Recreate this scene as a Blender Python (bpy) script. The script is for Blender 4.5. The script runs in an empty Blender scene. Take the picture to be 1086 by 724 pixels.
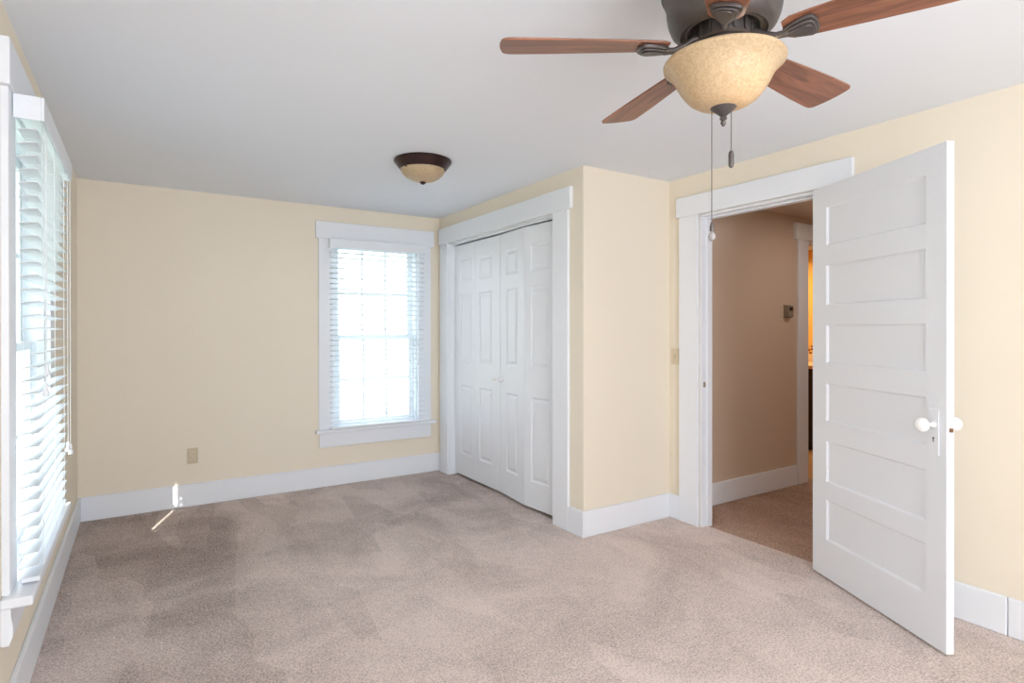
import bpy, bmesh, math, random
from mathutils import Vector, Matrix
random.seed(7)
R = math.radians
PI = math.pi
scene = bpy.context.scene
COL = scene.collection

# ------------------------------------------------------------------ camera
H = 2.3792          # ceiling
XB, YB = 2.757, 2.1227   # closet bump-out corner
XR = 3.5476         # right wall
REAR = -7.3
cam_d = bpy.data.cameras.new('camera')
cam = bpy.data.objects.new('camera', cam_d)
COL.objects.link(cam)
scene.camera = cam
yaw, pitch, roll = 0.5689, -0.0025, -0.0009
fv = Vector((math.sin(yaw)*math.cos(pitch), math.cos(yaw)*math.cos(pitch), math.sin(pitch)))
rv = Vector((math.cos(yaw), -math.sin(yaw), 0))
uv = rv.cross(fv)
r2 = math.cos(roll)*rv + math.sin(roll)*uv
u2 = -math.sin(roll)*rv + math.cos(roll)*uv
m = Matrix((r2, u2, -fv)).transposed().to_4x4()
m.translation = Vector((0.371, -5.0071, 1.33))
cam.matrix_world = m
cam_d.sensor_width = 36
cam_d.lens = 36*615.838/1086
cam_d.shift_y = -11.15/1086
cam_d.clip_start = 0.02

# ------------------------------------------------------------------ view, sky, sun, large lights
scene.view_settings.view_transform = 'Standard'
scene.view_settings.look = 'None'
scene.view_settings.gamma = 1
scene.view_settings.use_curve_mapping = False
scene.view_settings.exposure = 0.28
scene.cycles.max_bounces = 10
scene.cycles.diffuse_bounces = 6
scene.cycles.transparent_max_bounces = 16
scene.cycles.caustics_reflective = False
scene.cycles.caustics_refractive = False
scene.cycles.sample_clamp_indirect = 6
scene.cycles.use_denoising = True

world = bpy.data.worlds.new('sky')
scene.world = world
world.use_nodes = True
wn = world.node_tree
bg = wn.nodes['Background']
bg.inputs['Color'].default_value = (0.86, 0.92, 1.02, 1)
bg.inputs['Strength'].default_value = 5.8

sun_d = bpy.data.lights.new('sun', 'SUN')
sun_d.energy = 15
sun_d.angle = R(0.53)
sun_d.color = (1.0, 0.95, 0.86)
sun = bpy.data.objects.new('sun', sun_d)
COL.objects.link(sun)
SUNDIR = Vector((0.351, 1.0, 0))
SUNDIR.normalize()
SUNDIR.z = -0.46
sun.rotation_euler = SUNDIR.to_track_quat('-Z', 'Y').to_euler()


def area(name, loc, direction, sx, sy, power, color=(1, 1, 1), portal=False):
    d = bpy.data.lights.new(name, 'AREA')
    d.shape = 'RECTANGLE'
    d.size, d.size_y = sx, sy
    d.energy = power
    d.color = color
    if portal:
        d.cycles.is_portal = True
    o = bpy.data.objects.new(name, d)
    COL.objects.link(o)
    o.location = loc
    o.rotation_euler = Vector(direction).to_track_quat('-Z', 'Y').to_euler()
    return o


area('portal_left', (-0.135, -2.04, 1.295), (1, 0, 0), 0.88, 1.61, 1, portal=True)
area('portal_back', (2.145, 0.135, 1.295), (0, -1, 0), 0.77, 1.61, 1, portal=True)
# added fill light in front of the solid rear wall; no window there
area('fill_rear', (1.2, REAR+0.05, 1.35), (-0.05, 1, 0.02), 2.0, 1.7, 76, (0.88, 0.96, 1.08))
# added side fill by the left wall, no opening behind it
area('fill_side', (0.05, -6.25, 1.35), (1, 0.12, 0), 0.9, 1.6, 2.5, (0.88, 0.96, 1.08))
# unseen upward fill added to brighten the ceiling, no fixture
area('fill_up', (0.8, -5.8, 1.2), (-0.1, 0.25, 1), 0.8, 0.8, 14, (0.88, 0.96, 1.08))
# bathroom and hall lamps
area('bathroom_lamp', (6.6, -1.1, 2.2), (0, 0, -1), 0.4, 0.3, 16, (1.0, 0.80, 0.52))
area('hall_lamp', (4.9, -2.95, 2.27), (0, 0, -1), 0.3, 0.3, 4.5, (1.0, 0.90, 0.84))


# ------------------------------------------------------------------ materials
def new_mat(name):
    mt = bpy.data.materials.new(name)
    mt.use_nodes = True
    nt = mt.node_tree
    return mt, nt, nt.nodes['Principled BSDF']


def srgb(r, g, b):
    def c(v):
        v /= 255
        return v/12.92 if v <= 0.04045 else ((v+0.055)/1.055)**2.4
    return (c(r), c(g), c(b), 1)


def paint(name, col, rough=0.55, var=0.03, bump=0.0, bscale=120, vscale=2.5, spec=0.4):
    mt, nt, p = new_mat(name)
    N, L = nt.nodes, nt.links
    tc = N.new('ShaderNodeTexCoord')
    nz = N.new('ShaderNodeTexNoise')
    nz.inputs['Scale'].default_value = vscale
    nz.inputs['Detail'].default_value = 4
    L.new(tc.outputs['Object'], nz.inputs['Vector'])
    mx = N.new('ShaderNodeMix')
    mx.data_type = 'RGBA'
    mx.inputs[6].default_value = tuple(c*(1-var) for c in col[:3])+(1,)
    mx.inputs[7].default_value = tuple(min(1, c*(1+var)) for c in col[:3])+(1,)
    L.new(nz.outputs['Fac'], mx.inputs[0])
    L.new(mx.outputs[2], p.inputs['Base Color'])
    p.inputs['Roughness'].default_value = rough
    p.inputs['Specular IOR Level'].default_value = spec
    if bump:
        n2 = N.new('ShaderNodeTexNoise')
        n2.inputs['Scale'].default_value = bscale
        n2.inputs['Detail'].default_value = 3
        L.new(tc.outputs['Object'], n2.inputs['Vector'])
        b = N.new('ShaderNodeBump')
        b.inputs['Strength'].default_value = bump
        b.inputs['Distance'].default_value = 0.002
        L.new(n2.outputs['Fac'], b.inputs['Height'])
        L.new(b.outputs['Normal'], p.inputs['Normal'])
    return mt


M = {}
M['wall'] = paint('cream_wall_paint', srgb(238, 228, 210), 0.7, 0.02, 0.15, 90, 1.6, 0.25)
M['hall_wall'] = paint('shaded_cream_hall_paint', srgb(212, 192, 172), 0.35, 0.02, 0.15, 90, 1.6, 0.5)  # same cream paint, with the dim hall light put into the colour
M['ceiling'] = paint('ceiling_paint', srgb(234, 238, 244), 0.9, 0.01, 0.1, 60, 1.5, 0.1)
M['trim'] = paint('white_trim_paint', srgb(236, 239, 244), 0.38, 0.01, 0.06, 40, 5, 0.4)
M['door'] = paint('white_door_paint', srgb(236, 239, 244), 0.4, 0.01, 0.1, 60, 5, 0.4)
M['sash'] = paint('white_sash', srgb(226, 232, 236), 0.4, 0.01)
M['valance'] = paint('valance_vinyl', srgb(234, 238, 243), 0.35, 0.01)
M['ivory'] = paint('ivory_plastic', srgb(208, 194, 164), 0.35, 0.02)
M['ivory_light'] = paint('light_ivory_plastic', srgb(222, 206, 180), 0.35, 0.02)
M['dark_hole'] = paint('dark_slot', srgb(40, 32, 24), 0.6, 0.0)
M['bronze'] = paint('oil_rubbed_bronze', srgb(92, 86, 84), 0.42, 0.10, 0.1, 60, 30, 0.6)
M['bronze'].node_tree.nodes['Principled BSDF'].inputs['Metallic'].default_value = 0.55
M['mahogany'] = paint('dark_brown_bronze', srgb(50, 28, 26), 0.28, 0.12, 0, 60, 20, 0.6)
M['mahogany'].node_tree.nodes['Principled BSDF'].inputs['Metallic'].default_value = 0.4
M['porcelain'] = paint('white_porcelain', srgb(242, 242, 240), 0.12, 0.0, spec=0.6)
M['cord'] = paint('white_cord', srgb(232, 234, 234), 0.6, 0.0)
M['chain'] = paint('dark_chain', srgb(92, 80, 72), 0.35, 0.1)
M['cabinet'] = paint('espresso_cabinet', srgb(34, 22, 18), 0.35, 0.1)
M['counter'] = paint('cultured_marble', srgb(228, 200, 160), 0.2, 0.04, vscale=12)
M['bath_wall'] = paint('ochre_bathroom_paint', srgb(232, 184, 92), 0.6, 0.02)
M['grass'] = paint('lawn', srgb(142, 146, 128), 0.9, 0.1, vscale=6)
M['bark'] = paint('bark', srgb(180, 172, 164), 0.9, 0.2, vscale=9)
M['leaf'] = paint('leaves', srgb(196, 206, 184), 0.7, 0.2, vscale=5)
M['metal_box'] = paint('brushed_grey_plastic', srgb(150, 134, 116), 0.4, 0.1)
M['tile_floor'] = paint('bath_floor_tile', srgb(190, 150, 100), 0.4, 0.1, vscale=8)
M['brass'] = paint('worn_brass', srgb(120, 84, 52), 0.35, 0.1)


def glass_mat():
    mt, nt, p = new_mat('window_glass')
    N, L = nt.nodes, nt.links
    N.remove(p)
    out = N['Material Output']
    t = N.new('ShaderNodeBsdfTransparent')
    t.inputs['Color'].default_value = (0.96, 0.98, 0.98, 1)
    g = N.new('ShaderNodeBsdfGlossy')
    g.inputs['Roughness'].default_value = 0.02
    fr = N.new('ShaderNodeFresnel')
    fr.inputs['IOR'].default_value = 1.45
    mx = N.new('ShaderNodeMixShader')
    geo = N.new('ShaderNodeNewGeometry')       # a pane reflects once, at its front face
    inv = N.new('ShaderNodeMath')
    inv.operation = 'SUBTRACT'
    inv.inputs[0].default_value = 1.0
    L.new(geo.outputs['Backfacing'], inv.inputs[1])
    mul = N.new('ShaderNodeMath')
    mul.operation = 'MULTIPLY'
    L.new(fr.outputs[0], mul.inputs[0])
    L.new(inv.outputs[0], mul.inputs[1])
    L.new(mul.outputs[0], mx.inputs[0])
    L.new(t.outputs[0], mx.inputs[1])
    L.new(g.outputs[0], mx.inputs[2])
    L.new(mx.outputs[0], out.inputs['Surface'])
    return mt


M['glass'] = glass_mat()


def slat_mat():
    mt, nt, p = new_mat('blind_vinyl')
    N, L = nt.nodes, nt.links
    p.inputs['Base Color'].default_value = srgb(236, 240, 242)
    p.inputs['Roughness'].default_value = 0.4
    tr = N.new('ShaderNodeBsdfTranslucent')
    tr.inputs['Color'].default_value = srgb(225, 235, 242)
    mx = N.new('ShaderNodeMixShader')
    mx.inputs[0].default_value = 0.1
    L.new(p.outputs[0], mx.inputs[1])
    L.new(tr.outputs[0], mx.inputs[2])
    L.new(mx.outputs[0], N['Material Output'].inputs['Surface'])
    return mt


M['slat'] = slat_mat()


def amber_glass():
    mt, nt, p = new_mat('amber_scavo_glass')
    N, L = nt.nodes, nt.links
    tc = N.new('ShaderNodeTexCoord')
    n1 = N.new('ShaderNodeTexNoise')
    n1.inputs['Scale'].default_value = 110
    n1.inputs['Detail'].default_value = 6
    n1.inputs['Distortion'].default_value = 1.2
    L.new(tc.outputs['Object'], n1.inputs['Vector'])
    cr = N.new('ShaderNodeValToRGB')
    cr.color_ramp.elements[0].position = 0.38
    cr.color_ramp.elements[0].color = srgb(212, 186, 148)
    cr.color_ramp.elements[1].position = 0.62
    cr.color_ramp.elements[1].color = srgb(226, 206, 172)
    L.new(n1.outputs['Fac'], cr.inputs[0])
    L.new(cr.outputs[0], p.inputs['Base Color'])
    p.inputs['Roughness'].default_value = 0.3
    tr = N.new('ShaderNodeBsdfTranslucent')
    L.new(cr.outputs[0], tr.inputs['Color'])
    mx = N.new('ShaderNodeMixShader')
    mx.inputs[0].default_value = 0.35
    L.new(p.outputs[0], mx.inputs[1])
    L.new(tr.outputs[0], mx.inputs[2])
    L.new(mx.outputs[0], N['Material Output'].inputs['Surface'])
    return mt


M['amber'] = amber_glass()


def wood_mat():
    mt, nt, p = new_mat('walnut_blade')
    N, L = nt.nodes, nt.links
    tc = N.new('ShaderNodeTexCoord')
    mp = N.new('ShaderNodeMapping')
    mp.inputs['Scale'].default_value = (2.2, 26, 26)
    L.new(tc.outputs['Object'], mp.inputs['Vector'])
    n1 = N.new('ShaderNodeTexNoise')
    n1.inputs['Scale'].default_value = 1.6
    n1.inputs['Detail'].default_value = 7
    n1.inputs['Distortion'].default_value = 1.4
    L.new(mp.outputs[0], n1.inputs['Vector'])
    cr = N.new('ShaderNodeValToRGB')
    cr.color_ramp.elements[0].position = 0.3
    cr.color_ramp.elements[0].color = srgb(100, 64, 48)
    cr.color_ramp.elements[1].position = 0.72
    cr.color_ramp.elements[1].color = srgb(158, 104, 78)
    e = cr.color_ramp.elements.new(0.5)
    e.color = srgb(134, 88, 66)
    L.new(n1.outputs['Fac'], cr.inputs[0])
    L.new(cr.outputs[0], p.inputs['Base Color'])
    p.inputs['Roughness'].default_value = 0.38
    return mt


M['wood'] = wood_mat()


def carpet_mat(name, dark, light, patch=0.16, lay_shade=0):
    mt, nt, p = new_mat(name)
    N, L = nt.nodes, nt.links
    tc = N.new('ShaderNodeTexCoord')

    def noise(scale, detail=2, rough=0.6, dist=0.0, vec=None):
        n = N.new('ShaderNodeTexNoise')
        n.inputs['Scale'].default_value = scale
        n.inputs['Detail'].default_value = detail
        n.inputs['Roughness'].default_value = rough
        n.inputs['Distortion'].default_value = dist
        L.new(vec or tc.outputs['Object'], n.inputs['Vector'])
        return n.outputs['Fac']

    def mathn(op, a, b):
        n = N.new('ShaderNodeMath')
        n.operation = op
        for i, v in enumerate((a, b)):
            if isinstance(v, (int, float)):
                n.inputs[i].default_value = v
            else:
                L.new(v, n.inputs[i])
        return n.outputs[0]

    def ramp(v, lo, hi):
        n = N.new('ShaderNodeMapRange')
        n.inputs[1].default_value = lo
        n.inputs[2].default_value = hi
        L.new(v, n.inputs[0])
        return n.outputs[0]
    fine = ramp(noise(105, 3, 0.8), 0.36, 0.64)
    mid = ramp(noise(28, 3), 0.3, 0.7)
    # pile lying in patches: large soft noise + rectangular vacuum strokes
    big = ramp(noise(1.5, 4, 0.6, 0.8), 0.38, 0.62)
    mp = N.new('ShaderNodeMapping')
    mp.inputs['Rotation'].default_value = (0, 0, R(24))
    mp.inputs['Scale'].default_value = (5.2, 1.5, 1)
    L.new(tc.outputs['Object'], mp.inputs['Vector'])
    vor = N.new('ShaderNodeTexVoronoi')
    vor.distance = 'CHEBYCHEV'
    vor.inputs['Scale'].default_value = 1.0
    vor.inputs['Randomness'].default_value = 0.8
    L.new(mp.outputs[0], vor.inputs['Vector'])
    sep = N.new('ShaderNodeSeparateColor')
    L.new(vor.outputs['Color'], sep.inputs[0])
    stroke = ramp(sep.outputs[0], 0.0, 1.0)
    t = mathn('ADD', mathn('MULTIPLY', fine, 0.66), mathn('MULTIPLY', mid, 0.14))
    t = mathn('ADD', t, mathn('MULTIPLY', big, patch))
    t = mathn('ADD', t, mathn('MULTIPLY', stroke, patch*0.7))
    # brushed pile and its view-dependent shade, painted darker along the window walls
    if lay_shade:
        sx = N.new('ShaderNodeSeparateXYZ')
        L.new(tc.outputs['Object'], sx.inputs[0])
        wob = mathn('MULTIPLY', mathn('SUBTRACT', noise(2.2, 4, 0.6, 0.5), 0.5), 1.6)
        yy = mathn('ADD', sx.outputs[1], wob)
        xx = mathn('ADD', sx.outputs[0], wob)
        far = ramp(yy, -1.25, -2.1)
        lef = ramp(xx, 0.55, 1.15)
        t = mathn('ADD', t, mathn('MULTIPLY', mathn('ADD', mathn('MULTIPLY', far, 0.6), mathn('MULTIPLY', lef, 0.4)), lay_shade))
        t = mathn('SUBTRACT', t, lay_shade*0.55)
    mx = N.new('ShaderNodeMix')
    mx.data_type = 'RGBA'
    mx.inputs[6].default_value = dark
    mx.inputs[7].default_value = light
    L.new(t, mx.inputs[0])
    L.new(mx.outputs[2], p.inputs['Base Color'])
    p.inputs['Roughness'].default_value = 1.0
    p.inputs['Specular IOR Level'].default_value = 0.05
    b = N.new('ShaderNodeBump')
    b.inputs['Strength'].default_value = 0.7
    b.inputs['Distance'].default_value = 0.006
    L.new(mathn('ADD', fine, mathn('MULTIPLY', mid, 0.5)), b.inputs['Height'])
    L.new(b.outputs['Normal'], p.inputs['Normal'])
    return mt


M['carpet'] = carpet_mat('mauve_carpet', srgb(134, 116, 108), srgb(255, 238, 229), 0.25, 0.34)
M['hall_carpet'] = carpet_mat('warm_lit_hall_carpet', srgb(134, 104, 88), srgb(232, 200, 178), 0.2)  # the bedroom carpet again, warm hall light painted into its colour


# ------------------------------------------------------------------ mesh helpers
class MB:
    def __init__(self):
        self.v, self.f = [], []

    def add(self, vs, fs):
        k = len(self.v)
        self.v += [Vector(q) for q in vs]
        self.f += [tuple(i+k for i in f) for f in fs]
        return self

    def box(self, x0, x1, y0, y1, z0, z1):
        x0, x1 = sorted((x0, x1))
        y0, y1 = sorted((y0, y1))
        z0, z1 = sorted((z0, z1))
        return self.add([(x0, y0, z0), (x1, y0, z0), (x1, y1, z0), (x0, y1, z0),
                         (x0, y0, z1), (x1, y0, z1), (x1, y1, z1), (x0, y1, z1)],
                        [(0, 3, 2, 1), (4, 5, 6, 7), (0, 1, 5, 4), (1, 2, 6, 5), (2, 3, 7, 6), (3, 0, 4, 7)])

    def lathe(self, prof, n=48, c=(0, 0, 0), axis='z'):
        vs, fs = [], []
        for r, z in prof:
            for i in range(n):
                a = 2*PI*i/n
                if axis == 'z':
                    vs.append((c[0]+r*math.cos(a), c[1]+r*math.sin(a), c[2]+z))
                elif axis == 'x':
                    vs.append((c[0]+z, c[1]+r*math.cos(a), c[2]+r*math.sin(a)))
                else:
                    vs.append((c[0]+r*math.cos(a), c[1]+z, c[2]+r*math.sin(a)))
        m_ = len(prof)
        for j in range(m_-1):
            for i in range(n):
                fs.append((j*n+i, j*n+(i+1) % n, (j+1)*n+(i+1) % n, (j+1)*n+i))
        fs.append(tuple(range(n))[::-1])
        fs.append(tuple((m_-1)*n+i for i in range(n)))
        return self.add(vs, fs)

    def tube(self, pts, r, n=10):
        pts = [Vector(q) for q in pts]
        rs = r if isinstance(r, (list, tuple)) else [r]*len(pts)
        vs, fs = [], []
        prev = None
        for i, q in enumerate(pts):
            d = (pts[min(i+1, len(pts)-1)]-pts[max(i-1, 0)]).normalized()
            if prev is None:
                a = d.orthogonal().normalized()
            else:
                a = (prev - d*prev.dot(d)).normalized()
            prev = a
            b = d.cross(a)
            for k in range(n):
                t = 2*PI*k/n
                vs.append(q+(a*math.cos(t)+b*math.sin(t))*rs[i])
        for j in range(len(pts)-1):
            for k in range(n):
                fs.append((j*n+k, j*n+(k+1) % n, (j+1)*n+(k+1) % n, (j+1)*n+k))
        fs.append(tuple(range(n))[::-1])
        fs.append(tuple((len(pts)-1)*n+k for k in range(n)))
        return self.add(vs, fs)

    def prism(self, poly, z0, z1, mapf=lambda x, y, z: (x, y, z)):
        n = len(poly)
        vs = [mapf(x, y, z0) for x, y in poly]+[mapf(x, y, z1) for x, y in poly]
        fs = [tuple(range(n))[::-1], tuple(range(n, 2*n))]
        for i in range(n):
            fs.append((i, (i+1) % n, n+(i+1) % n, n+i))
        return self.add(vs, fs)

    def xf(self, mat):
        self.v = [mat @ q for q in self.v]
        return self

    def build(self, name, mat, parent=None, bevel=0, smooth=False, seg=2, origin=None, weld=False):
        me = bpy.data.meshes.new(name)
        off = Vector(parent.get('_o', (0, 0, 0))) if parent is not None else Vector(origin or (0, 0, 0))
        if parent is not None and origin is not None:
            off = off + Vector(origin)
        me.from_pydata([tuple(q-off) for q in self.v], [], self.f)
        bm = bmesh.new()
        bm.from_mesh(me)
        if weld:
            bmesh.ops.remove_doubles(bm, verts=bm.verts, dist=1e-5)
        bmesh.ops.recalc_face_normals(bm, faces=bm.faces)
        bm.to_mesh(me)
        bm.free()
        me.materials.append(mat)
        o = bpy.data.objects.new(name, me)
        o['_o'] = tuple(off)      # so that sub-parts can be stored local to this part
        COL.objects.link(o)
        if parent is not None:
            o.parent = parent
            if origin is not None:
                o.location = origin
        elif origin is not None:
            o.location = origin
        if smooth:
            for pl in me.polygons:
                pl.use_smooth = True
            me.set_sharp_from_angle(angle=R(38))
        if bevel:
            b = o.modifiers.new('bevel', 'BEVEL')
            b.width = bevel
            b.segments = seg
            b.limit_method = 'ANGLE'
            b.angle_limit = R(40)
        return o


def tag(o, label=None, cat=None, group=None, kind=None):
    if label:
        o['label'] = label
    if cat:
        o['category'] = cat
    if group:
        o['group'] = group
    if kind:
        o['kind'] = kind
    return o


def empty(name, loc, label, cat, group=None, kind=None):
    """Empty at the thing's base; parts are given in world coordinates and stored local to it."""
    o = bpy.data.objects.new(name, None)
    COL.objects.link(o)
    o.location = loc
    o.empty_display_size = 0.05
    o['_o'] = loc
    return tag(o, label, cat, group, kind)


def wall_cells(mb, axis, a0, a1, u0, u1, z0, z1, holes):
    """wall slab: axis 'x' -> thickness in x (a0..a1), runs along y (u); holes = (u0,u1,z0,z1)"""
    us = sorted({u0, u1} | {h for q in holes for h in q[:2]})
    zs = sorted({z0, z1} | {h for q in holes for h in q[2:]})
    for i in range(len(us)-1):
        for j in range(len(zs)-1):
            uc, zc = (us[i]+us[i+1])/2, (zs[j]+zs[j+1])/2
            if any(q[0] < uc < q[1] and q[2] < zc < q[3] for q in holes):
                continue
            if axis == 'x':
                mb.box(a0, a1, us[i], us[i+1], zs[j], zs[j+1])
            else:
                mb.box(us[i], us[i+1], a0, a1, zs[j], zs[j+1])
    return mb


def panel_face(mb, W, Hh, rects, rings, mapf, depth=0.0):
    """flat face W x Hh with panels; rings = [(inset, depth)...]; mapf(u, z, d) -> world. d>0 = outward"""
    us = sorted({0, W} | {h for q in rects for h in q[:2]})
    zs = sorted({0, Hh} | {h for q in rects for h in q[2:]})
    for i in range(len(us)-1):
        for j in range(len(zs)-1):
            uc, zc = (us[i]+us[i+1])/2, (zs[j]+zs[j+1])/2
            if any(q[0] < uc < q[1] and q[2] < zc < q[3] for q in rects):
                continue
            mb.add([mapf(us[i], zs[j], 0), mapf(us[i+1], zs[j], 0), mapf(us[i+1], zs[j+1], 0), mapf(us[i], zs[j+1], 0)],
                   [(0, 1, 2, 3)])
    for (a, b, c, d) in rects:
        vs = []
        for ins, dep in rings:
            vs += [mapf(a+ins, c+ins, dep), mapf(b-ins, c+ins, dep), mapf(b-ins, d-ins, dep), mapf(a+ins, d-ins, dep)]
        fs = []
        for k in range(len(rings)-1):
            for q in range(4):
                fs.append((k*4+q, k*4+(q+1) % 4, (k+1)*4+(q+1) % 4, (k+1)*4+q))
        k = (len(rings)-1)*4
        fs.append((k, k+1, k+2, k+3))
        mb.add(vs, fs)
    return mb


def panel_slab(W, Hh, T, rects, rings, both, mapf):
    """door slab: front face at d=0, back at d=-T"""
    mb = MB()
    panel_face(mb, W, Hh, rects, rings, mapf)
    if both:
        panel_face(mb, W, Hh, rects, [(i, -d) for i, d in rings], lambda u, z, d: mapf(u, z, -T+d))
    else:
        mb.add([mapf(0, 0, -T), mapf(W, 0, -T), mapf(W, Hh, -T), mapf(0, Hh, -T)], [(0, 3, 2, 1)])
    c = [mapf(0, 0, 0), mapf(W, 0, 0), mapf(W, Hh, 0), mapf(0, Hh, 0), mapf(0, 0, -T), mapf(W, 0, -T), mapf(W, Hh, -T), mapf(0, Hh, -T)]
    mb.add(c, [(0, 4, 5, 1), (1, 5, 6, 2), (2, 6, 7, 3), (3, 7, 4, 0)])
    return mb


# ------------------------------------------------------------------ the room shell
T = 0.14
LW = (-2.48, -1.60, 0.49, 2.10)      # left window opening (y0,y1,z0,z1)
BW = (1.76, 2.53, 0.485, 2.10)       # back window opening (x0,x1,z0,z1)
CL = (-1.817, -0.205, 0.0, 2.118)    # closet opening
DW = (-3.235, -2.395, 0.0, 2.10)     # doorway
BD = (5.262, 6.02, 0.0, 2.095)       # bathroom doorway


def struct(o, label, cat):
    return tag(o, label, cat, kind='structure')


f = MB().box(-T, XR+0.05, REAR-T, T, -0.12, 0).build('floor', M['carpet'])
struct(f, 'mauve beige plush carpet covering the bedroom floor', 'floor')
f = MB().box(XR+0.05, 6.3, -3.7, -YB+0.06, -0.12, -0.002).build('floor_hall', M['hall_carpet'])
struct(f, 'hallway carpet beyond the doorway, warm light put into its colour', 'floor')
f = MB().box(XR+0.05, 7.4, -YB+0.06, 0.14, -0.12, -0.003).build('floor_bathroom', M['tile_floor'])
struct(f, 'tan bathroom floor beyond the hall', 'floor')
c = MB().box(-T, XR+0.10, REAR-T, T, H, H+0.12).build('ceiling', M['ceiling'])
struct(c, 'plain off white bedroom ceiling', 'ceiling')
HC = 2.30
c = MB().box(XR+0.10, 6.3, -3.7, -YB+0.12, HC, HC+0.08).build('ceiling_hall', M['hall_wall'])
struct(c, 'lower hallway ceiling sharing the dimmed wall colour', 'ceiling')
c = MB().box(4.5, 7.4, -YB+0.12, 0.14, HC, HC+0.08).build('ceiling_bathroom', M['ceiling'])
struct(c, 'white bathroom ceiling seen through the hall', 'ceiling')

w = wall_cells(MB(), 'x', -T, 0, REAR-T, T, 0, H, [(LW[0], LW[1], 0.458, LW[3])]).build('wall_left', M['wall'], weld=False)
struct(w, 'cream wall on the left holding the large window', 'wall')
w = wall_cells(MB(), 'y', 0, T, 0, XB+0.8, 0, H, [(BW[0], BW[1], 0.455, BW[3])]).build('wall_back', M['wall'])
struct(w, 'cream far wall with one window and an outlet', 'wall')
w = wall_cells(MB(), 'x', XB, XB+0.12, -YB, 0, 0, H, [CL]).build('wall_closet', M['wall'])
struct(w, 'cream wall around the white bifold closet doors', 'wall')
w = MB().box(XB+0.12, XR+0.02, -YB, -YB+0.12, 0, H).build('wall_bump', M['wall'])
struct(w, 'short cream wall between closet corner and doorway', 'wall')
w = wall_cells(MB(), 'x', XR, XR+0.10, REAR-T, -YB, 0, H, [DW]).build('wall_right', M['wall'])
struct(w, 'cream wall on the right with the open doorway', 'wall')
w = MB().box(0, XR, REAR-T, REAR, 0, H).build('wall_rear', M['wall'])
struct(w, 'cream wall behind the camera', 'wall')
w = wall_cells(MB(), 'y', -YB, -YB+0.12, XR+0.02, 7.4, 0, H, [BD]).build('wall_hall', M['hall_wall'])
struct(w, 'dimmed cream hallway wall carrying a small grey thermostat', 'wall')
w = MB().box(XR+0.10, 6.3, -3.8, -3.68, 0, H).build('wall_hall_south', M['hall_wall'])
struct(w, 'hallway wall hidden behind the open door', 'wall')
w = MB().box(6.2, 6.32, -3.7, -YB, 0, H).build('wall_hall_end', M['hall_wall'])
struct(w, 'end wall of the hallway', 'wall')
w = MB().box(7.3, 7.4, -YB+0.12, 0.14, 0, H).build('wall_bathroom', M['bath_wall'])
struct(w, 'ochre yellow bathroom wall beyond the hall', 'wall')
w = MB().box(4.5, 7.4, 0.02, 0.14, 0, H).build('wall_bathroom_back', M['bath_wall'])
struct(w, 'ochre back wall of the bathroom', 'wall')
w = MB().box(4.4, 4.5, -YB+0.12, 0.14, 0, H).build('wall_bathroom_side', M['bath_wall'])
struct(w, 'ochre side wall of the bathroom', 'wall')

# baseboards (profile: board with a small eased top)
BH, BT = 0.168, 0.018


def baseboard(name, segs, label, mat='trim', h=BH):
    mb = MB()
    for s in segs:
        mb.box(*s, 0, h)
    o = mb.build(name, M[mat], bevel=0.005)
    return struct(o, label, 'baseboard')


baseboard('baseboard_left', [(0, BT, REAR, 0)], 'white baseboard along the left wall')
baseboard('baseboard_back', [(BT, XB, -BT, 0)], 'white baseboard under the far window wall')
baseboard('baseboard_closet', [(XB-BT, XB, -YB-BT, -1.984), (XB, XR-BT, -YB-BT, -YB)],
          'white baseboard wrapping the corner beside the closet')
baseboard('baseboard_right_short', [(XR-BT, XR, -2.227, -YB)], 'short white baseboard left of the doorway')
baseboard('baseboard_right', [(XR-BT, XR, -4.045, -3.40), (XR-BT+0.001, XR, REAR, -4.047)],
          'white baseboard behind the open door')
baseboard('baseboard_hall', [(XR+0.10, BD[0]-0.16, -YB-BT, -YB)], 'white baseboard along the hallway wall')
baseboard('baseboard_hall_south', [(XR+0.10, 6.2, -3.68, -3.662)], 'white baseboard of the hidden hallway side')


# ------------------------------------------------------------------ trims
def craftsman_trim(name, face, side, opening, header, cas_left, cas_right, label, depth, lining=True, floor0=True):
    """casing around a door opening. face(u, z, d): world point, d = distance out of the wall face (negative = into it)"""
    root = empty(name, tuple(face((opening[0]+opening[1])/2, 0, 0)), label, 'door casing', kind='structure')

    def bx(u0, u1, z0, z1, d0, d1, nm, bev=0.003):
        a, b = Vector(face(u0, z0, d0)), Vector(face(u1, z1, d1))
        return MB().box(a.x, b.x, a.y, b.y, a.z, b.z).build(nm, M['trim'], root, bevel=bev)
    o0, o1, oz = opening
    bx(cas_left[0], cas_left[1], 0, header[2], 0, 0.020, 'casing_board')
    bx(cas_right[0], cas_right[1], 0, header[2], 0, 0.020, 'casing_board')
    bx(header[0], header[1], header[2], header[3], 0, 0.028, 'header_board')
    if lining:
        j = MB()
        for (u0, u1, z0, z1) in ((o0, o0+0.014, 0, oz), (o1-0.014, o1, 0, oz), (o0, o1, oz-0.014, oz)):
            a, b = Vector(face(u0, z0, -depth)), Vector(face(u1, z1, 0.006))
            j.box(a.x, b.x, a.y, b.y, a.z, b.z)
        j.build('jamb', M['trim'], root, bevel=0.002)
        st = MB()
        for (u0, u1, z0, z1) in ((o0+0.014, o0+0.026, 0, oz-0.014), (o1-0.026, o1-0.014, 0, oz-0.014), (o0+0.026, o1-0.026, oz-0.026, oz-0.014)):
            a, b = Vector(face(u0, z0, -depth+0.01)), Vector(face(u1, z1, -0.042))
            st.box(a.x, b.x, a.y, b.y, a.z, b.z)
        st.build('door_stop', M['trim'], root, bevel=0.002)
    return root


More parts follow.
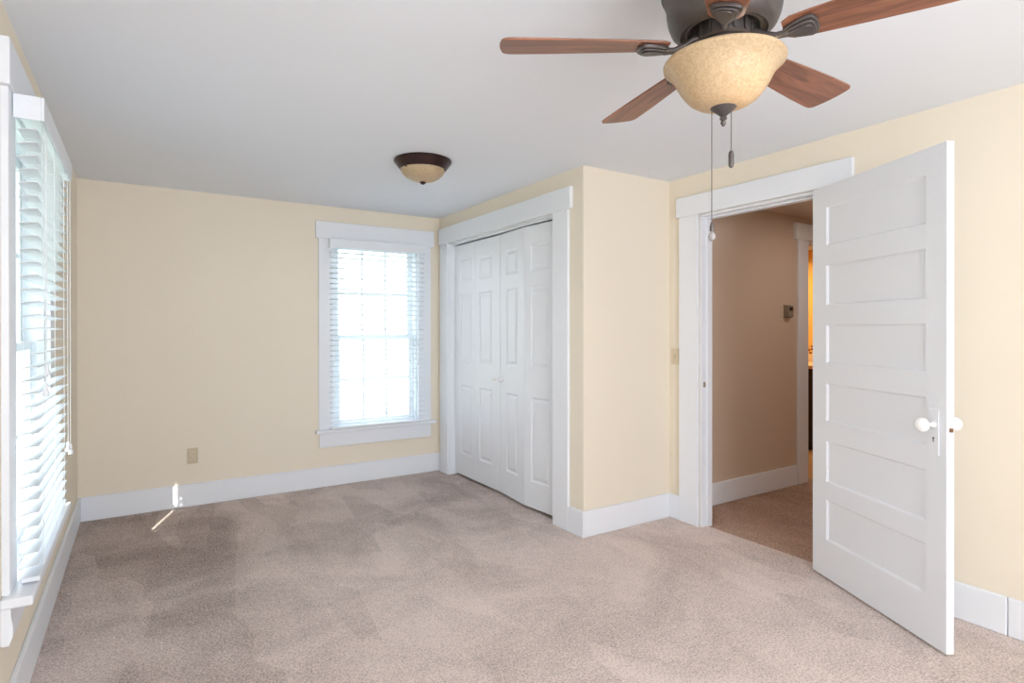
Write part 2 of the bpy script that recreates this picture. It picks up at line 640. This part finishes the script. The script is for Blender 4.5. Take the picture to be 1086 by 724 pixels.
# doorway (wall_right): out of the wall = -x
dfac = lambda u, z, d: (XR-d, u, z)
dtrim = craftsman_trim('trim_1', dfac, -1, (DW[0], DW[1], DW[3]), (-3.40, -2.206, 2.104, 2.238), (-3.378, -3.245), (-2.385, -2.227),
                       'white flat door casing with tall header around the hall doorway', 0.10)
# strike plate
a = MB().box(XR+0.012, XR+0.034, -2.4105, -2.4085, 0.94, 0.975)
a.build('strike_plate', M['metal_box'], dtrim)
# closet: out of the wall = -x
ctrim = craftsman_trim('trim_2', lambda u, z, d: (XB-d, u, z), -1, (CL[0], CL[1], CL[3]), (-2.019, -0.036, 2.122, 2.268), (-1.984, -1.817), (-0.205, -0.042),
                       'white flat casing with tall header around the closet', 0.12, lining=False)
j = MB()
j.box(XB-0.004, XB+0.12, CL[0]-0.004, CL[0]+0.008, 0, CL[3])
j.box(XB-0.004, XB+0.12, CL[1]-0.008, CL[1]+0.004, 0, CL[3])
j.box(XB-0.004, XB+0.12, CL[0]+0.008, CL[1]-0.008, CL[3]-0.008, CL[3])
j.build('jamb', M['trim'], ctrim)
j = MB().box(XB+0.026, XB+0.052, CL[0]+0.008, CL[1]-0.008, CL[3]-0.016, CL[3]-0.008)
j.build('track', M['trim'], ctrim)
# bathroom doorway: out of wall = -y
craftsman_trim('trim_3', lambda u, z, d: (u, -YB-d, z), -1, (BD[0], BD[1], BD[3]), (5.07, 6.18, 2.098, 2.24), (5.118, 5.262), (6.02, 6.16),
               'white casing of the bathroom door down the hall', 0.12)
# closet interior shell
w = MB().box(XR, XR+0.1, -YB+0.12, 0, 0, H).build('wall_closet_inner', M['wall'])
struct(w, 'inner wall of the closet', 'wall')


# ------------------------------------------------------------------ windows
def window(name, face, opening, header, cas_l, cas_r, stool, apron, label, top_ext=0):
    """face(u, z, d): d out of the wall into the room, negative outward"""
    o0, o1, z0, z1 = opening
    root = empty(name, tuple(face((o0+o1)/2, z0, 0)), label, 'window', kind='structure')

    def bxm(mb, u0, u1, za, zb, d0, d1):
        a, b = Vector(face(u0, za, d0)), Vector(face(u1, zb, d1))
        return mb.box(a.x, b.x, a.y, b.y, a.z, b.z)
    bxm(MB(), cas_l[0], cas_l[1], stool[3], header[2], 0, 0.021).build('casing_board', M['trim'], root, bevel=0.003)
    bxm(MB(), cas_r[0], cas_r[1], stool[3], header[2], 0, 0.021).build('casing_board', M['trim'], root, bevel=0.003)
    bxm(MB(), header[0], header[1], header[2], header[3], 0, 0.028).build('header_board', M['trim'], root, bevel=0.003)
    s = bxm(MB(), stool[0], stool[1], stool[2], stool[3], 0, stool[4])
    bxm(s, o0+0.001, o1-0.001, stool[2], stool[3], -0.06, 0)
    s.build('window_stool', M['trim'], root, bevel=0.006)
    # apron with shaped ends
    bxm(MB(), apron[0], apron[1], apron[2], apron[3], 0, 0.02).build('apron', M['trim'], root, bevel=0.003)
    fr = MB()
    bxm(fr, o0, o0+0.02, z0, z1, -0.13, 0)
    bxm(fr, o1-0.02, o1, z0, z1, -0.13, 0)
    bxm(fr, o0+0.02, o1-0.02, z1-0.02, z1, -0.13, 0)
    bxm(fr, o0+0.02, o1-0.02, z0-0.031, z0-0.002, -0.16, -0.061)
    fr.build('window_frame', M['sash'], root, bevel=0.002)
    zm = 1.262
    for (za, zb, dd) in ((z0+0.001, zm+0.018, -0.075), (zm-0.018, z1-0.02, -0.108)):
        sb = MB()
        a0, a1 = o0+0.02, o1-0.02
        th = 0.030
        st = 0.046
        bot = 0.06 if za < 1 else 0.036
        top = 0.036 if za < 1 else 0.05
        bxm(sb, a0, a0+st, za, zb, dd, dd+th)
        bxm(sb, a1-st, a1, za, zb, dd, dd+th)
        bxm(sb, a0+st, a1-st, za, za+bot, dd, dd+th)
        bxm(sb, a0+st, a1-st, zb-top, zb, dd, dd+th)
        sash = sb.build('sash', M['sash'], root, bevel=0.002)
        mu = MB()
        gw = (a1-a0-2*st)
        for k in (1, 2):
            u = a0+st+gw*k/3
            bxm(mu, u-0.009, u+0.009, za+bot, zb-top, dd+0.006, dd+th-0.004)
        zc = (za+bot+zb-top)/2
        bxm(mu, a0+st, a1-st, zc-0.009, zc+0.009, dd+0.007, dd+th-0.005)
        mu.build('muntins', M['sash'], sash)
        pn = bxm(MB(), a0+st-0.004, a1-st+0.004, za+bot-0.004, zb-top+0.004, dd+0.011, dd+0.015)
        pn.build('pane', M['glass'], sash)
    # sash lock
    lk = bxm(MB(), (o0+o1)/2-0.03, (o0+o1)/2+0.03, zm+0.018, zm+0.03, -0.075, -0.05)
    lk.build('sash_lock', M['sash'], root, bevel=0.003)
    return root


lface = lambda u, z, d: (d, u, z)          # left wall, room side +x
bface = lambda u, z, d: (u, -d, z)         # back wall, room side -y
win_l = window('window_1', lface, LW, (-2.63, -1.455, 2.10, 2.248), (-2.607, LW[0]), (LW[1], -1.475),
               (-2.64, -1.44, 0.458, 0.49, 0.082), (-2.607, -1.475, 0.33, 0.458),
               'tall white double hung window in the left wall, nearest the camera')
# small shaped bracket under the near end of the stool
poly = [(0.0, 0.458), (0.026, 0.458), (0.026, 0.43), (0.031, 0.395), (0.030, 0.365), (0.024, 0.347), (0.010, 0.341), (0.0, 0.340)]
MB().prism(poly, -2.625, -2.607, lambda x, z, y: (x, y, z)).build('stool_bracket', M['trim'], win_l, bevel=0.002)
win_b = window('window_2', bface, BW, (1.608, 2.687, 2.10, 2.245), (1.632, BW[0]), (BW[1], 2.660),
               (1.605, 2.702, 0.455, 0.485, 0.055), (1.638, 2.660, 0.333, 0.455),
               'white double hung window in the far wall beside the closet')


def blind(name, face, u0, u1, s0, s1_of_z, ztop, zbot, dv, dc, label, tilt, cords, rail_d=0.0, grp=None):
    """valance u0..u1; slats from s0 to s1_of_z(z); dv valance depth range (a,b); dc slat centre distance"""
    root = empty(name, tuple(face((u0+u1)/2, zbot, dc)), label, 'window blind')

    def bxm(mb, ua, ub, za, zb, d0, d1):
        a, b = Vector(face(ua, za, d0)), Vector(face(ub, zb, d1))
        return mb.box(a.x, b.x, a.y, b.y, a.z, b.z)
    v = MB()
    bxm(v, u0, u1, ztop-0.078, ztop, dv[1]-0.008, dv[1])
    bxm(v, u0, u0+0.006, ztop-0.078, ztop, dv[0], dv[1]-0.008)
    bxm(v, u1-0.006, u1, ztop-0.078, ztop, dv[0], dv[1]-0.008)
    v.build('valance', M['valance'], root, bevel=0.002)
    bxm(MB(), u0+0.01, u1-0.01, ztop-0.045, ztop-0.003, dc-0.024, dc+0.024).build('headrail', M['valance'], root, bevel=0.002)
    n = int(round((ztop-0.085-zbot-0.035)/0.0438))
    sl = MB()
    for i in range(n):
        z = zbot+0.050+i*0.0438
        s1 = s1_of_z(z)
        w2 = 0.0255
        nseg = 4
        top, bot = [], []
        wob = random.uniform(-1.5, 1.5)
        for k in range(nseg+1):
            x = -w2+2*w2*k/nseg
            crown = 0.0022*(1-(x/w2)**2)
            ca, sa = math.cos(R(tilt+wob)), math.sin(R(tilt+wob))
            top.append((x*ca-crown*sa, x*sa+crown*ca))
            bot.append((x*ca-(crown-0.0026)*sa, x*sa+(crown-0.0026)*ca))
        ring = top+bot[::-1]
        m_ = len(ring)
        vs = [face(s0, z+q[1], dc+q[0]) for q in ring]+[face(s1, z+q[1], dc+q[0]) for q in ring]
        fs = [(k, (k+1) % m_, m_+(k+1) % m_, m_+k) for k in range(m_)]
        for k in range(nseg):
            fs.append((k, k+1, m_-2-k, m_-1-k))
            fs.append((m_+k, m_+k+1, 2*m_-2-k, 2*m_-1-k))
        sl.add(vs, fs)
    so = sl.build('slats', M['slat'], root)
    so['label'] = 'white horizontal slats'
    sb = s1_of_z(zbot)
    bxm(MB(), s0-0.002, sb+0.002, zbot, zbot+0.017, dc-0.026+rail_d, dc+0.026+rail_d).build('bottom_rail', M['valance'], root, bevel=0.004)
    L_ = sb-s0
    for k in (0.13, 0.5, 0.87):
        u = s0+L_*k
        lc = MB()
        for dd in (-0.0265, 0.0265):
            lc.tube([face(u, zbot+0.015, dc+dd), face(u, ztop-0.05, dc+dd)], 0.0011, 6)
        for i in range(n):
            z = zbot+0.046+i*0.0438
            lc.tube([face(u, z, dc-0.0265), face(u, z, dc+0.0265)], 0.0007, 4)
        lc.build('ladder_cord', M['cord'], root)
    for (u, zl, dd) in cords:
        c_ = MB().tube([face(u, ztop-0.06, dd), face(u, zl, dd)], 0.0013, 6).build('pull_cord', M['cord'], root)
        ps = [Vector(face(u, zl+0.004, dd)), Vector(face(u, zl-0.008, dd)), Vector(face(u, zl-0.016, dd)), Vector(face(u, zl-0.034, dd)), Vector(face(u, zl-0.04, dd))]
        MB().tube(ps, [0.004, 0.0075, 0.006, 0.0115, 0.009], 12).build('tassel', M['cord'], c_, smooth=True)
    return root


def lend(z):
    # far ends of the left blind: lower slats stop short of the casing, leaving a thin gap for the sun
    return -1.600 if z > 0.97 else -1.643-0.014*(0.97-z)


bl = blind('window_blind', lface, -2.555, -1.66+0.03, -2.535, lend, 2.097, 0.497, (0.024, 0.104), 0.058,
           'white slatted blind on the left wall window, its edge toward the camera', 9,
           [(-2.40, 1.21, 0.092), (-2.43, 1.14, 0.092), (-1.70, 0.82, 0.092), (-1.665, 0.80, 0.098)], rail_d=0.004, grp=None)
bl2 = blind('window_blind', bface, 1.710, 2.586, 1.722, lambda z: 2.574, 2.098, 0.489, (0.024, 0.09), 0.052,
            'white slatted blind closed over the far wall window', 9, [])

# ------------------------------------------------------------------ closet doors
cd = empty('door_1', (2.81, -1.011, 0.0), 'white moulded bifold closet doors with two small knobs', 'closet door', kind='structure')
rings = [(0, 0), (0.010, -0.007), (0.018, -0.008), (0.040, -0.0015)]
DZ0, DH = 0.022, 2.070
zr = [(0.213, 0.833), (1.043, 1.648), (1.760, 1.955)]


def leaf(p0, p1, in0, in1):
    a, b = Vector((p0[0], p0[1], DZ0)), Vector((p1[0], p1[1], DZ0))
    u = (b-a)
    W = u.length
    u.normalize()
    n = Vector((u.y, -u.x, 0))
    if n.x > 0:
        n = -n

    def mf(uu, z, d):
        return a+u*uu+Vector((0, 0, z))+n*d
    rects = [(in0, W-in1, z0-DZ0, z1-DZ0) for z0, z1 in zr]
    return panel_slab(W, DH, 0.032, rects, rings, False, mf).build('door_leaf', M['door'], cd, weld=True)


g = 0.0015
l1 = leaf((2.812, CL[1]-0.010), (2.810, -0.607+g), 0.112, 0.062)
l2 = leaf((2.810, -0.607-g), (2.812, -1.0085), 0.062, 0.122)
l3 = leaf((2.812, -1.0135), (2.780, -1.408), 0.105, 0.105)
l4 = leaf((2.780, -1.411), (2.812, CL[0]+0.010), 0.075, 0.110)
for (y, x, lf_) in ((-0.948, 2.811, l2), (-1.062, 2.807, l3)):
    kb = MB().lathe([(0.006, 0.0), (0.006, -0.012), (0.011, -0.018), (0.0155, -0.024), (0.0155, -0.029), (0.011, -0.034), (0.003, -0.036)], 20, (x, y, 0.925), 'x')
    kb.build('door_knob', M['porcelain'], lf_, smooth=True)

# ------------------------------------------------------------------ the open panelled door
P0 = Vector((3.490, -3.205, 0.010))
ang = R(-115.65)
ud = Vector((math.cos(ang), math.sin(ang), 0))
nd = Vector((ud.y, -ud.x, 0))          # towards the room / camera side
if nd.x > 0:
    nd = -nd
DWD, DHT, DTH = 0.853, 2.082, 0.034
door = empty('door_2', tuple(P0), 'white six panel wooden door standing open against the right wall', 'door', kind='structure')


def dm(u, z, d):
    return P0+ud*u+nd*d+Vector((0, 0, z))


rects = [(0.112, 0.750, a-0.01, b-0.01) for a, b in ((0.210, 0.424), (0.518, 0.737), (0.841, 1.043), (1.150, 1.355), (1.458, 1.671), (1.774, 1.980))]
panel_slab(DWD, DHT, DTH, rects, [(0, 0), (0.003, -0.004), (0.008, -0.011)], True, dm).build('door_panel', M['door'], door, weld=True)


def boxd(u0, u1, z0, z1, d0, d1):
    mb = MB().box(u0, u1, d0, d1, z0, z1)
    mb.v = [dm(q.x, q.z, q.y) for q in mb.v]
    return mb


for s, d0 in ((1, 0.0), (-1, -DTH)):
    p_ = boxd(0.768, 0.820, 0.80, 0.99, d0, d0+s*0.004)
    esc = p_.build('escutcheon', M['door'], door, bevel=0.0025)
    kh = MB().lathe([(0.0045, 0), (0.0045, 0.0012)], 16, (0, 0, 0), 'y')
    kh.box(-0.0022, 0.0022, 0, 0.0012, -0.016, 0)
    kh.v = [dm(0.794+q.x, 0.868+q.z, d0+s*(0.0035+q.y)) for q in kh.v]
    kh.build('keyhole', M['dark_hole'], esc)
    kn = MB().lathe([(0.015, 0), (0.013, 0.008), (0.009, 0.012), (0.008, 0.03), (0.012, 0.034), (0.021, 0.036), (0.0275, 0.043),
                     (0.030, 0.052), (0.0295, 0.061), (0.0255, 0.070), (0.018, 0.077), (0.008, 0.0805), (0.001, 0.081)], 32, (0, 0, 0), 'y')
    kn.v = [dm(0.794+q.x, 0.925+q.z, d0+s*(0.003+q.y)) for q in kn.v]
    ko = kn.build('door_knob', M['porcelain'], door, smooth=True)
    ko['label'] = 'round white porcelain knob'
boxd(DWD, DWD+0.0015, 0.83, 0.97, -DTH+0.006, -0.006).build('latch_plate', M['door'], door)
boxd(DWD+0.0015, DWD+0.009, 0.902, 0.918, -DTH+0.011, -0.011).build('latch_bolt', M['brass'], door)
for z in (0.25, 1.80):
    hg = MB()
    q0 = dm(-0.005, z, -DTH-0.004)
    hg.tube([q0, q0+Vector((0, 0, 0.09))], 0.006, 10)
    hg.build('hinge', M['door'], door)

# ------------------------------------------------------------------ ceiling fan
FC = Vector((1.722, -3.974, 0))
fan = empty('ceiling_fan', (FC.x, FC.y, H), 'dark bronze ceiling fan with five walnut blades and an amber bowl light', 'ceiling fan')


def flathe(prof, nm, mat, n=56, par=None):
    return MB().lathe(prof, n, (FC.x, FC.y, 0)).build(nm, mat, par or fan, smooth=True)


flathe([(0.128, H), (0.130, H-0.012), (0.122, H-0.035), (0.110, H-0.055), (0.100, H-0.060)], 'canopy', M['bronze'])
flathe([(0.10, 2.325), (0.150, 2.322), (0.163, 2.310), (0.166, 2.290), (0.166, 2.258), (0.158, 2.248), (0.158, 2.240), (0.152, 2.232),
        (0.1515, 2.205), (0.147, 2.180), (0.138, 2.158), (0.126, 2.146), (0.114, 2.141), (0.111, 2.147), (0.103, 2.149), (0.099, 2.145),
        (0.093, 2.147), (0.089, 2.158), (0.08, 2.165)], 'motor_housing', M['bronze'])
fw = MB().lathe([(0.072, 2.168), (0.074, 2.16), (0.074, 2.122), (0.068, 2.116)], 48, (FC.x, FC.y, 0))
for k in range(15):
    a = 2*PI*k/15
    q = MB().box(0.072, 0.079, -0.004, 0.004, 2.122, 2.156)
    q.xf(Matrix.Translation((FC.x, FC.y, 0)) @ Matrix.Rotation(a, 4, 'Z'))
    fw.add(q.v, q.f)
fw.build('flywheel', M['bronze'], fan, smooth=True)
flathe([(0.060, 2.118), (0.062, 2.105), (0.066, 2.092), (0.076, 2.080), (0.082, 2.066), (0.080, 2.060), (0.02, 2.058), (0.016, 1.96)], 'light_fitter', M['bronze'])
# bowl: double skinned, open at the top
outer = [(0.158, 2.064), (0.1605, 2.060), (0.160, 2.054), (0.150, 2.045), (0.140, 2.036), (0.131, 2.022), (0.124, 2.008),
         (0.116, 1.993), (0.105, 1.977), (0.091, 1.961), (0.073, 1.949), (0.050, 1.941), (0.02, 1.936)]
inner = [(r-0.0035 if r > 0.03 else r, z+0.0035) for r, z in outer][::-1]
inner[-1] = (0.1545, 2.066)
bowl = flathe([(0.0, 1.936)]+outer[::-1]+inner[::-1]+[(0.0, 1.940)], 'glass_bowl', M['amber'])
bowl['label'] = 'mottled amber glass bowl'
flathe([(0.006, 1.962), (0.036, 1.946), (0.037, 1.941), (0.030, 1.934), (0.018, 1.924), (0.011, 1.918), (0.007, 1.915), (0.0095, 1.911), (0.0095, 1.907),
        (0.005, 1.903), (0.0075, 1.899), (0.007, 1.895), (0.003, 1.888)], 'finial', M['bronze'], 28)

BZ = 2.108
r0, r1 = 0.152, 0.615
top = []
ctrl = [(r0, 0.030), (0.172, 0.044), (0.23, 0.051), (0.34, 0.060), (0.48, 0.069), (0.575, 0.072)]
up = [(x, y) for x, y in ctrl]
up += [(0.592, 0.071), (0.603, 0.065), (0.609, 0.056), (0.6135, 0.030), (r1, 0.010)]
poly = up+[(x, -y) for x, y in up[::-1]]
bm_blade = MB().prism(poly, -0.003, 0.003)
iron = MB()
pts = [(0.066, 0, 0.022), (0.085, 0, 0.016), (0.105, 0, 0.002), (0.135, 0, -0.012), (0.165, 0, -0.014)]
iron.tube(pts, [0.012, 0.0085, 0.0075, 0.0085, 0.010], 12)
shield = [(0.152, 0.011), (0.166, 0.022), (0.190, 0.033), (0.215, 0.039), (0.227, 0.035), (0.234, 0.020), (0.2355, 0.0)]
sp = shield+[(x, -y) for x, y in shield[-2::-1]]
iron.prism(sp, -0.013, -0.0035)
si = [(0.156+(x-0.152)*0.88, y*0.78) for x, y in sp]
iron.prism(si, -0.018, -0.013)
sj = [(0.162+(x-0.152)*0.74, y*0.50) for x, y in sp]
iron.prism(sj, -0.022, -0.018)
b0 = i0 = None
for k in range(5):
    phi = R(147.5+72*k)
    if b0 is None:
        b0 = MB().add(bm_blade.v, bm_blade.f)
        b0.v = [q+FC+Vector((0, 0, H)) for q in b0.v]
        b0 = b0.build('blade', M['wood'], fan, bevel=0.002)
        i0 = MB().add(iron.v, iron.f)
        i0.v = [q+FC+Vector((0, 0, H)) for q in i0.v]
        i0 = i0.build('blade_iron', M['bronze'], fan, bevel=0.003, smooth=True)
        b_, i_ = b0, i0
    else:
        b_, i_ = b0.copy(), i0.copy()
        COL.objects.link(b_)
        COL.objects.link(i_)
    for o in (b_, i_):
        o.location = (0, 0, BZ-H)
        o.rotation_euler = (R(-11), 0, phi)
# the lit bulb inside the bowl
bd = bpy.data.lights.new('fan_bulb', 'POINT')
bd.energy = 0.4
bd.shadow_soft_size = 0.03
bd.color = (1.0, 0.93, 0.82)
bo = bpy.data.objects.new('fan_bulb', bd)
COL.objects.link(bo)
bo.location = (FC.x, FC.y-0.05, 1.995)
# pull chains
side = Vector((math.cos(yaw+0.35), -math.sin(yaw+0.35), 0))


def chain(off, ztop, zend, nm, fobf):
    x, y = FC.x+side.x*off, FC.y+side.y*off
    mb = MB()
    mb.tube([(x, y, ztop), (x, y, zend)], 0.0009, 6)
    z = ztop
    while z > zend:
        mb.lathe([(0.0004, 0.0016), (0.0016, 0.0007), (0.0016, -0.0007), (0.0004, -0.0016)], 6, (x, y, z))
        z -= 0.0052
    c_ = mb.build(nm, M['chain'], fan)
    fobf(x, y, zend, c_)
    return c_


def fob_dark(x, y, z, par):
    MB().lathe([(0.003, 0.004), (0.0062, 0), (0.0075, -0.008), (0.0075, -0.032), (0.006, -0.040), (0.002, -0.043)], 16, (x, y, z)).build('chain_fob', M['bronze'], par, smooth=True)


def fob_bell(x, y, z, par):
    f1 = MB().lathe([(0.0025, 0.012), (0.004, 0.006), (0.0055, 0.0), (0.0062, -0.010), (0.005, -0.014)], 16, (x, y, z)).build('chain_fob', M['bronze'], par, smooth=True)
    MB().lathe([(0.003, -0.014), (0.008, -0.020), (0.0105, -0.028), (0.009, -0.035), (0.004, -0.040)], 16, (x, y, z)).build('glass_drop', M['drop'], par, smooth=True)


mt, nt, p = new_mat('clear_grey_drop')
p.inputs['Base Color'].default_value = srgb(210, 205, 205)
p.inputs['Transmission Weight'].default_value = 0.6
p.inputs['Roughness'].default_value = 0.1
M['drop'] = mt
chain(-0.030, 1.945, 1.615, 'pull_chain', fob_bell)
chain(0.020, 1.945, 1.815, 'pull_chain', fob_dark)

# ------------------------------------------------------------------ flush ceiling light
LC = (1.85, -1.668)
cl = empty('ceiling_light', (LC[0], LC[1], H), 'small flush ceiling light with dark brown ring and tan glass bowl', 'ceiling light')
MB().lathe([(0.160, H), (0.176, H-0.002), (0.178, H-0.010), (0.172, H-0.020), (0.164, H-0.026), (0.160, H-0.036), (0.150, H-0.048), (0.142, H-0.058), (0.132, H-0.060), (0.13, H-0.04)],
           56, (LC[0], LC[1], 0)).build('ring', M['mahogany'], cl, smooth=True)
MB().lathe([(0.134, H-0.052), (0.137, H-0.060), (0.134, H-0.070), (0.122, H-0.088), (0.104, H-0.105), (0.080, H-0.119), (0.052, H-0.128), (0.02, H-0.133), (0.0, H-0.134)],
           56, (LC[0], LC[1], 0)).build('glass_bowl', M['amber'], cl, smooth=True)
MB().lathe([(0.018, H-0.129), (0.020, H-0.135), (0.016, H-0.142), (0.008, H-0.148), (0.002, H-0.150)],
           24, (LC[0], LC[1], 0)).build('knob', M['mahogany'], cl, smooth=True)
for k in range(3):
    a = R(200+120*k)
    q = MB().lathe([(0.004, 0), (0.004, 0.008), (0.002, 0.010)], 12, (0, 0, 0), 'x')
    q.xf(Matrix.Translation((LC[0], LC[1], H-0.064)) @ Matrix.Rotation(a, 4, 'Z') @ Matrix.Translation((0.135, 0, 0)))
    q.build('thumb_screw', M['mahogany'], cl, smooth=True)

# ------------------------------------------------------------------ outlet, switch, thermostat
ot = empty('wall_outlet', (0.700, 0.0, 0.377), 'ivory duplex outlet low on the far wall', 'outlet')
MB().box(0.664, 0.736, -0.006, 0, 0.318, 0.436).build('cover_plate', M['ivory'], ot, bevel=0.003)
for z in (0.356, 0.398):
    s = MB().lathe([(0.0165, 0.0), (0.0165, -0.0025), (0.015, -0.003)], 24, (0.700, -0.006, z), 'y')
    so = s.build('socket', M['ivory_light'], ot)
    h_ = MB().box(0.691, 0.6935, -0.0096, -0.0088, z-0.002, z+0.008).box(0.706, 0.7085, -0.0096, -0.0088, z-0.001, z+0.007)
    h_.lathe([(0.0028, 0.0), (0.0028, -0.0008)], 10, (0.700, -0.0088, z-0.008), 'y')
    h_.build('slots', M['dark_hole'], so)
MB().lathe([(0.003, 0), (0.003, -0.001)], 10, (0.700, -0.006, 0.377), 'y').build('screw', M['ivory_light'], ot)

sw = empty('light_switch', (XR, -2.176, 1.137), 'ivory toggle light switch left of the doorway', 'light switch')
MB().box(XR-0.006, XR, -2.2125, -2.1435, 1.082, 1.196).build('cover_plate', M['ivory_light'], sw, bevel=0.003)
MB().box(XR-0.007, XR-0.0055, -2.184, -2.172, 1.126, 1.152).build('toggle_slot', M['ivory'], sw)
q = MB().box(-0.018, 0, -0.0045, 0.0045, -0.006, 0.006)
q.xf(Matrix.Translation((XR-0.006, -2.178, 1.140)) @ Matrix.Rotation(R(25), 4, 'Y'))
q.build('toggle', M['ivory_light'], sw, bevel=0.001)
for z in (1.105, 1.173):
    MB().lathe([(0.003, 0), (0.003, -0.001)], 10, (XR-0.006, -2.178, z), 'x').build('screw', M['ivory'], sw)

th = empty('thermostat', (4.975, -YB, 1.478), 'small grey brown thermostat box on the hallway wall', 'thermostat')
MB().box(4.925, 5.020, -YB-0.012, -YB, 1.425, 1.535).build('back_plate', M['metal_box'], th, bevel=0.002)
MB().box(4.932, 5.005, -YB-0.042, -YB-0.012, 1.432, 1.528).build('housing', M['metal_box'], th, bevel=0.004)
MB().box(5.006, 5.016, -YB-0.034, -YB-0.012, 1.448, 1.472).box(5.006, 5.016, -YB-0.034, -YB-0.012, 1.492, 1.516).build('clip', M['dark_hole'], th, bevel=0.002)
MB().box(4.945, 4.99, -YB-0.0435, -YB-0.0415, 1.485, 1.515).build('display', M['dark_hole'], th)

# ------------------------------------------------------------------ bathroom vanity
va = empty('bathroom_vanity', (6.92, -1.3, 0), 'dark espresso vanity with pale top in the bathroom', 'vanity')
VX = 6.56
MB().box(VX+0.04, 7.299, -1.95, -0.65, 0, 0.10).build('toe_kick', M['cabinet'], va)
MB().box(VX, 7.299, -1.97, -0.62, 0.10, 0.895).build('cabinet', M['cabinet'], va, bevel=0.002)
for k in range(3):
    y0 = -1.95+k*0.445
    d_ = panel_slab(0.42, 0.74, 0.018, [(0.06, 0.36, 0.06, 0.68)], [(0, 0), (0.004, -0.006)], False, lambda u, z, d, y0=y0: Vector((VX-0.018-d, y0+u, 0.13+z)))
    d_ = d_.build('cabinet_door', M['cabinet'], va, weld=True)
    MB().lathe([(0.005, 0), (0.005, -0.014), (0.012, -0.02), (0.010, -0.026), (0.002, -0.028)], 14, (VX-0.018, y0+(0.38 if k % 2 == 0 else 0.04), 0.8), 'x').build('cabinet_knob', M['brass'], d_, smooth=True)
MB().box(VX-0.03, 7.299, -1.98, -0.60, 0.895, 0.935).build('countertop', M['counter'], va, bevel=0.006)
MB().box(7.28, 7.299, -1.98, -0.60, 0.935, 1.03).build('backsplash', M['counter'], va, bevel=0.004)


def border_tile():
    mt, nt, p = new_mat('border_tile')
    N, L = nt.nodes, nt.links
    tc = N.new('ShaderNodeTexCoord')
    mp = N.new('ShaderNodeMapping')
    mp.inputs['Scale'].default_value = (1, 14, 14)
    L.new(tc.outputs['Object'], mp.inputs['Vector'])
    v = N.new('ShaderNodeTexVoronoi')
    v.inputs['Scale'].default_value = 1.6
    L.new(mp.outputs[0], v.inputs['Vector'])
    cr = N.new('ShaderNodeValToRGB')
    cr.color_ramp.interpolation = 'CONSTANT'
    cr.color_ramp.elements[0].color = srgb(110, 64, 40)
    cr.color_ramp.elements[1].position = 0.35
    cr.color_ramp.elements[1].color = srgb(226, 178, 110)
    L.new(v.outputs['Distance'], cr.inputs[0])
    L.new(cr.outputs[0], p.inputs['Base Color'])
    p.inputs['Roughness'].default_value = 0.25
    return mt


t_ = MB().box(7.288, 7.2995, -1.98, -0.10, 1.032, 1.13).build('tile_border', border_tile())
tag(t_, 'patterned brown tile strip on the ochre bathroom wall', 'tile border')

# ------------------------------------------------------------------ outside
e_ = MB().prism([(-T-0.002, 2.52), (-1.08, 2.50), (-1.10, 2.50), (-1.10, 2.66), (-T-0.002, 2.95)], REAR-T, 0.4, lambda x, z, y: (x, y, z)).build('sun_cutoff_eave', M['trim'])  # added overhang out of view, keeps the sun streak from rising further
struct(e_, 'unseen white eave added over the left window to cut off the sun', 'sun blocker')
g_ = MB().box(-40, 40, -40, 60, -0.75, -0.65).build('lawn', M['grass'])
tag(g_, 'pale overexposed lawn outside the windows', 'lawn', kind='structure')
tr = empty('shrub', (4.55, 7.0, -0.65), 'pale sparse shrub outside the far window', 'shrub')
st = MB()
for k in range(9):
    a = 2*PI*k/9
    st.tube([(4.55, 7.0, -0.66), (4.55+0.25*math.cos(a), 7.0+0.25*math.sin(a), 0.1), (4.55+0.45*math.cos(a+0.4), 7.0+0.45*math.sin(a+0.4), random.uniform(0.7, 1.15))], [0.02, 0.012, 0.004], 6)
st.build('stems', M['bark'], tr, smooth=True)
lf = MB()
for k in range(420):
    a, b_ = random.uniform(0, 2*PI), random.uniform(-1, 1)
    rr = 0.62*random.random()**0.4
    c0 = Vector((4.55+rr*math.cos(a)*math.sqrt(1-b_*b_), 7.0+rr*math.sin(a)*math.sqrt(1-b_*b_), 0.55+1.0*rr*b_))
    n1 = Vector((random.uniform(-1, 1), random.uniform(-1, 1), random.uniform(-1, 1))).normalized()
    t1 = n1.orthogonal().normalized()*0.04
    t2 = n1.cross(t1).normalized()*0.022
    lf.add([c0-t1, c0-t2, c0+t1, c0+t2], [(0, 1, 2, 3)])
lf.build('foliage', M['leaf'], tr)

for o in bpy.data.objects:
    if '_o' in o:
        del o['_o']
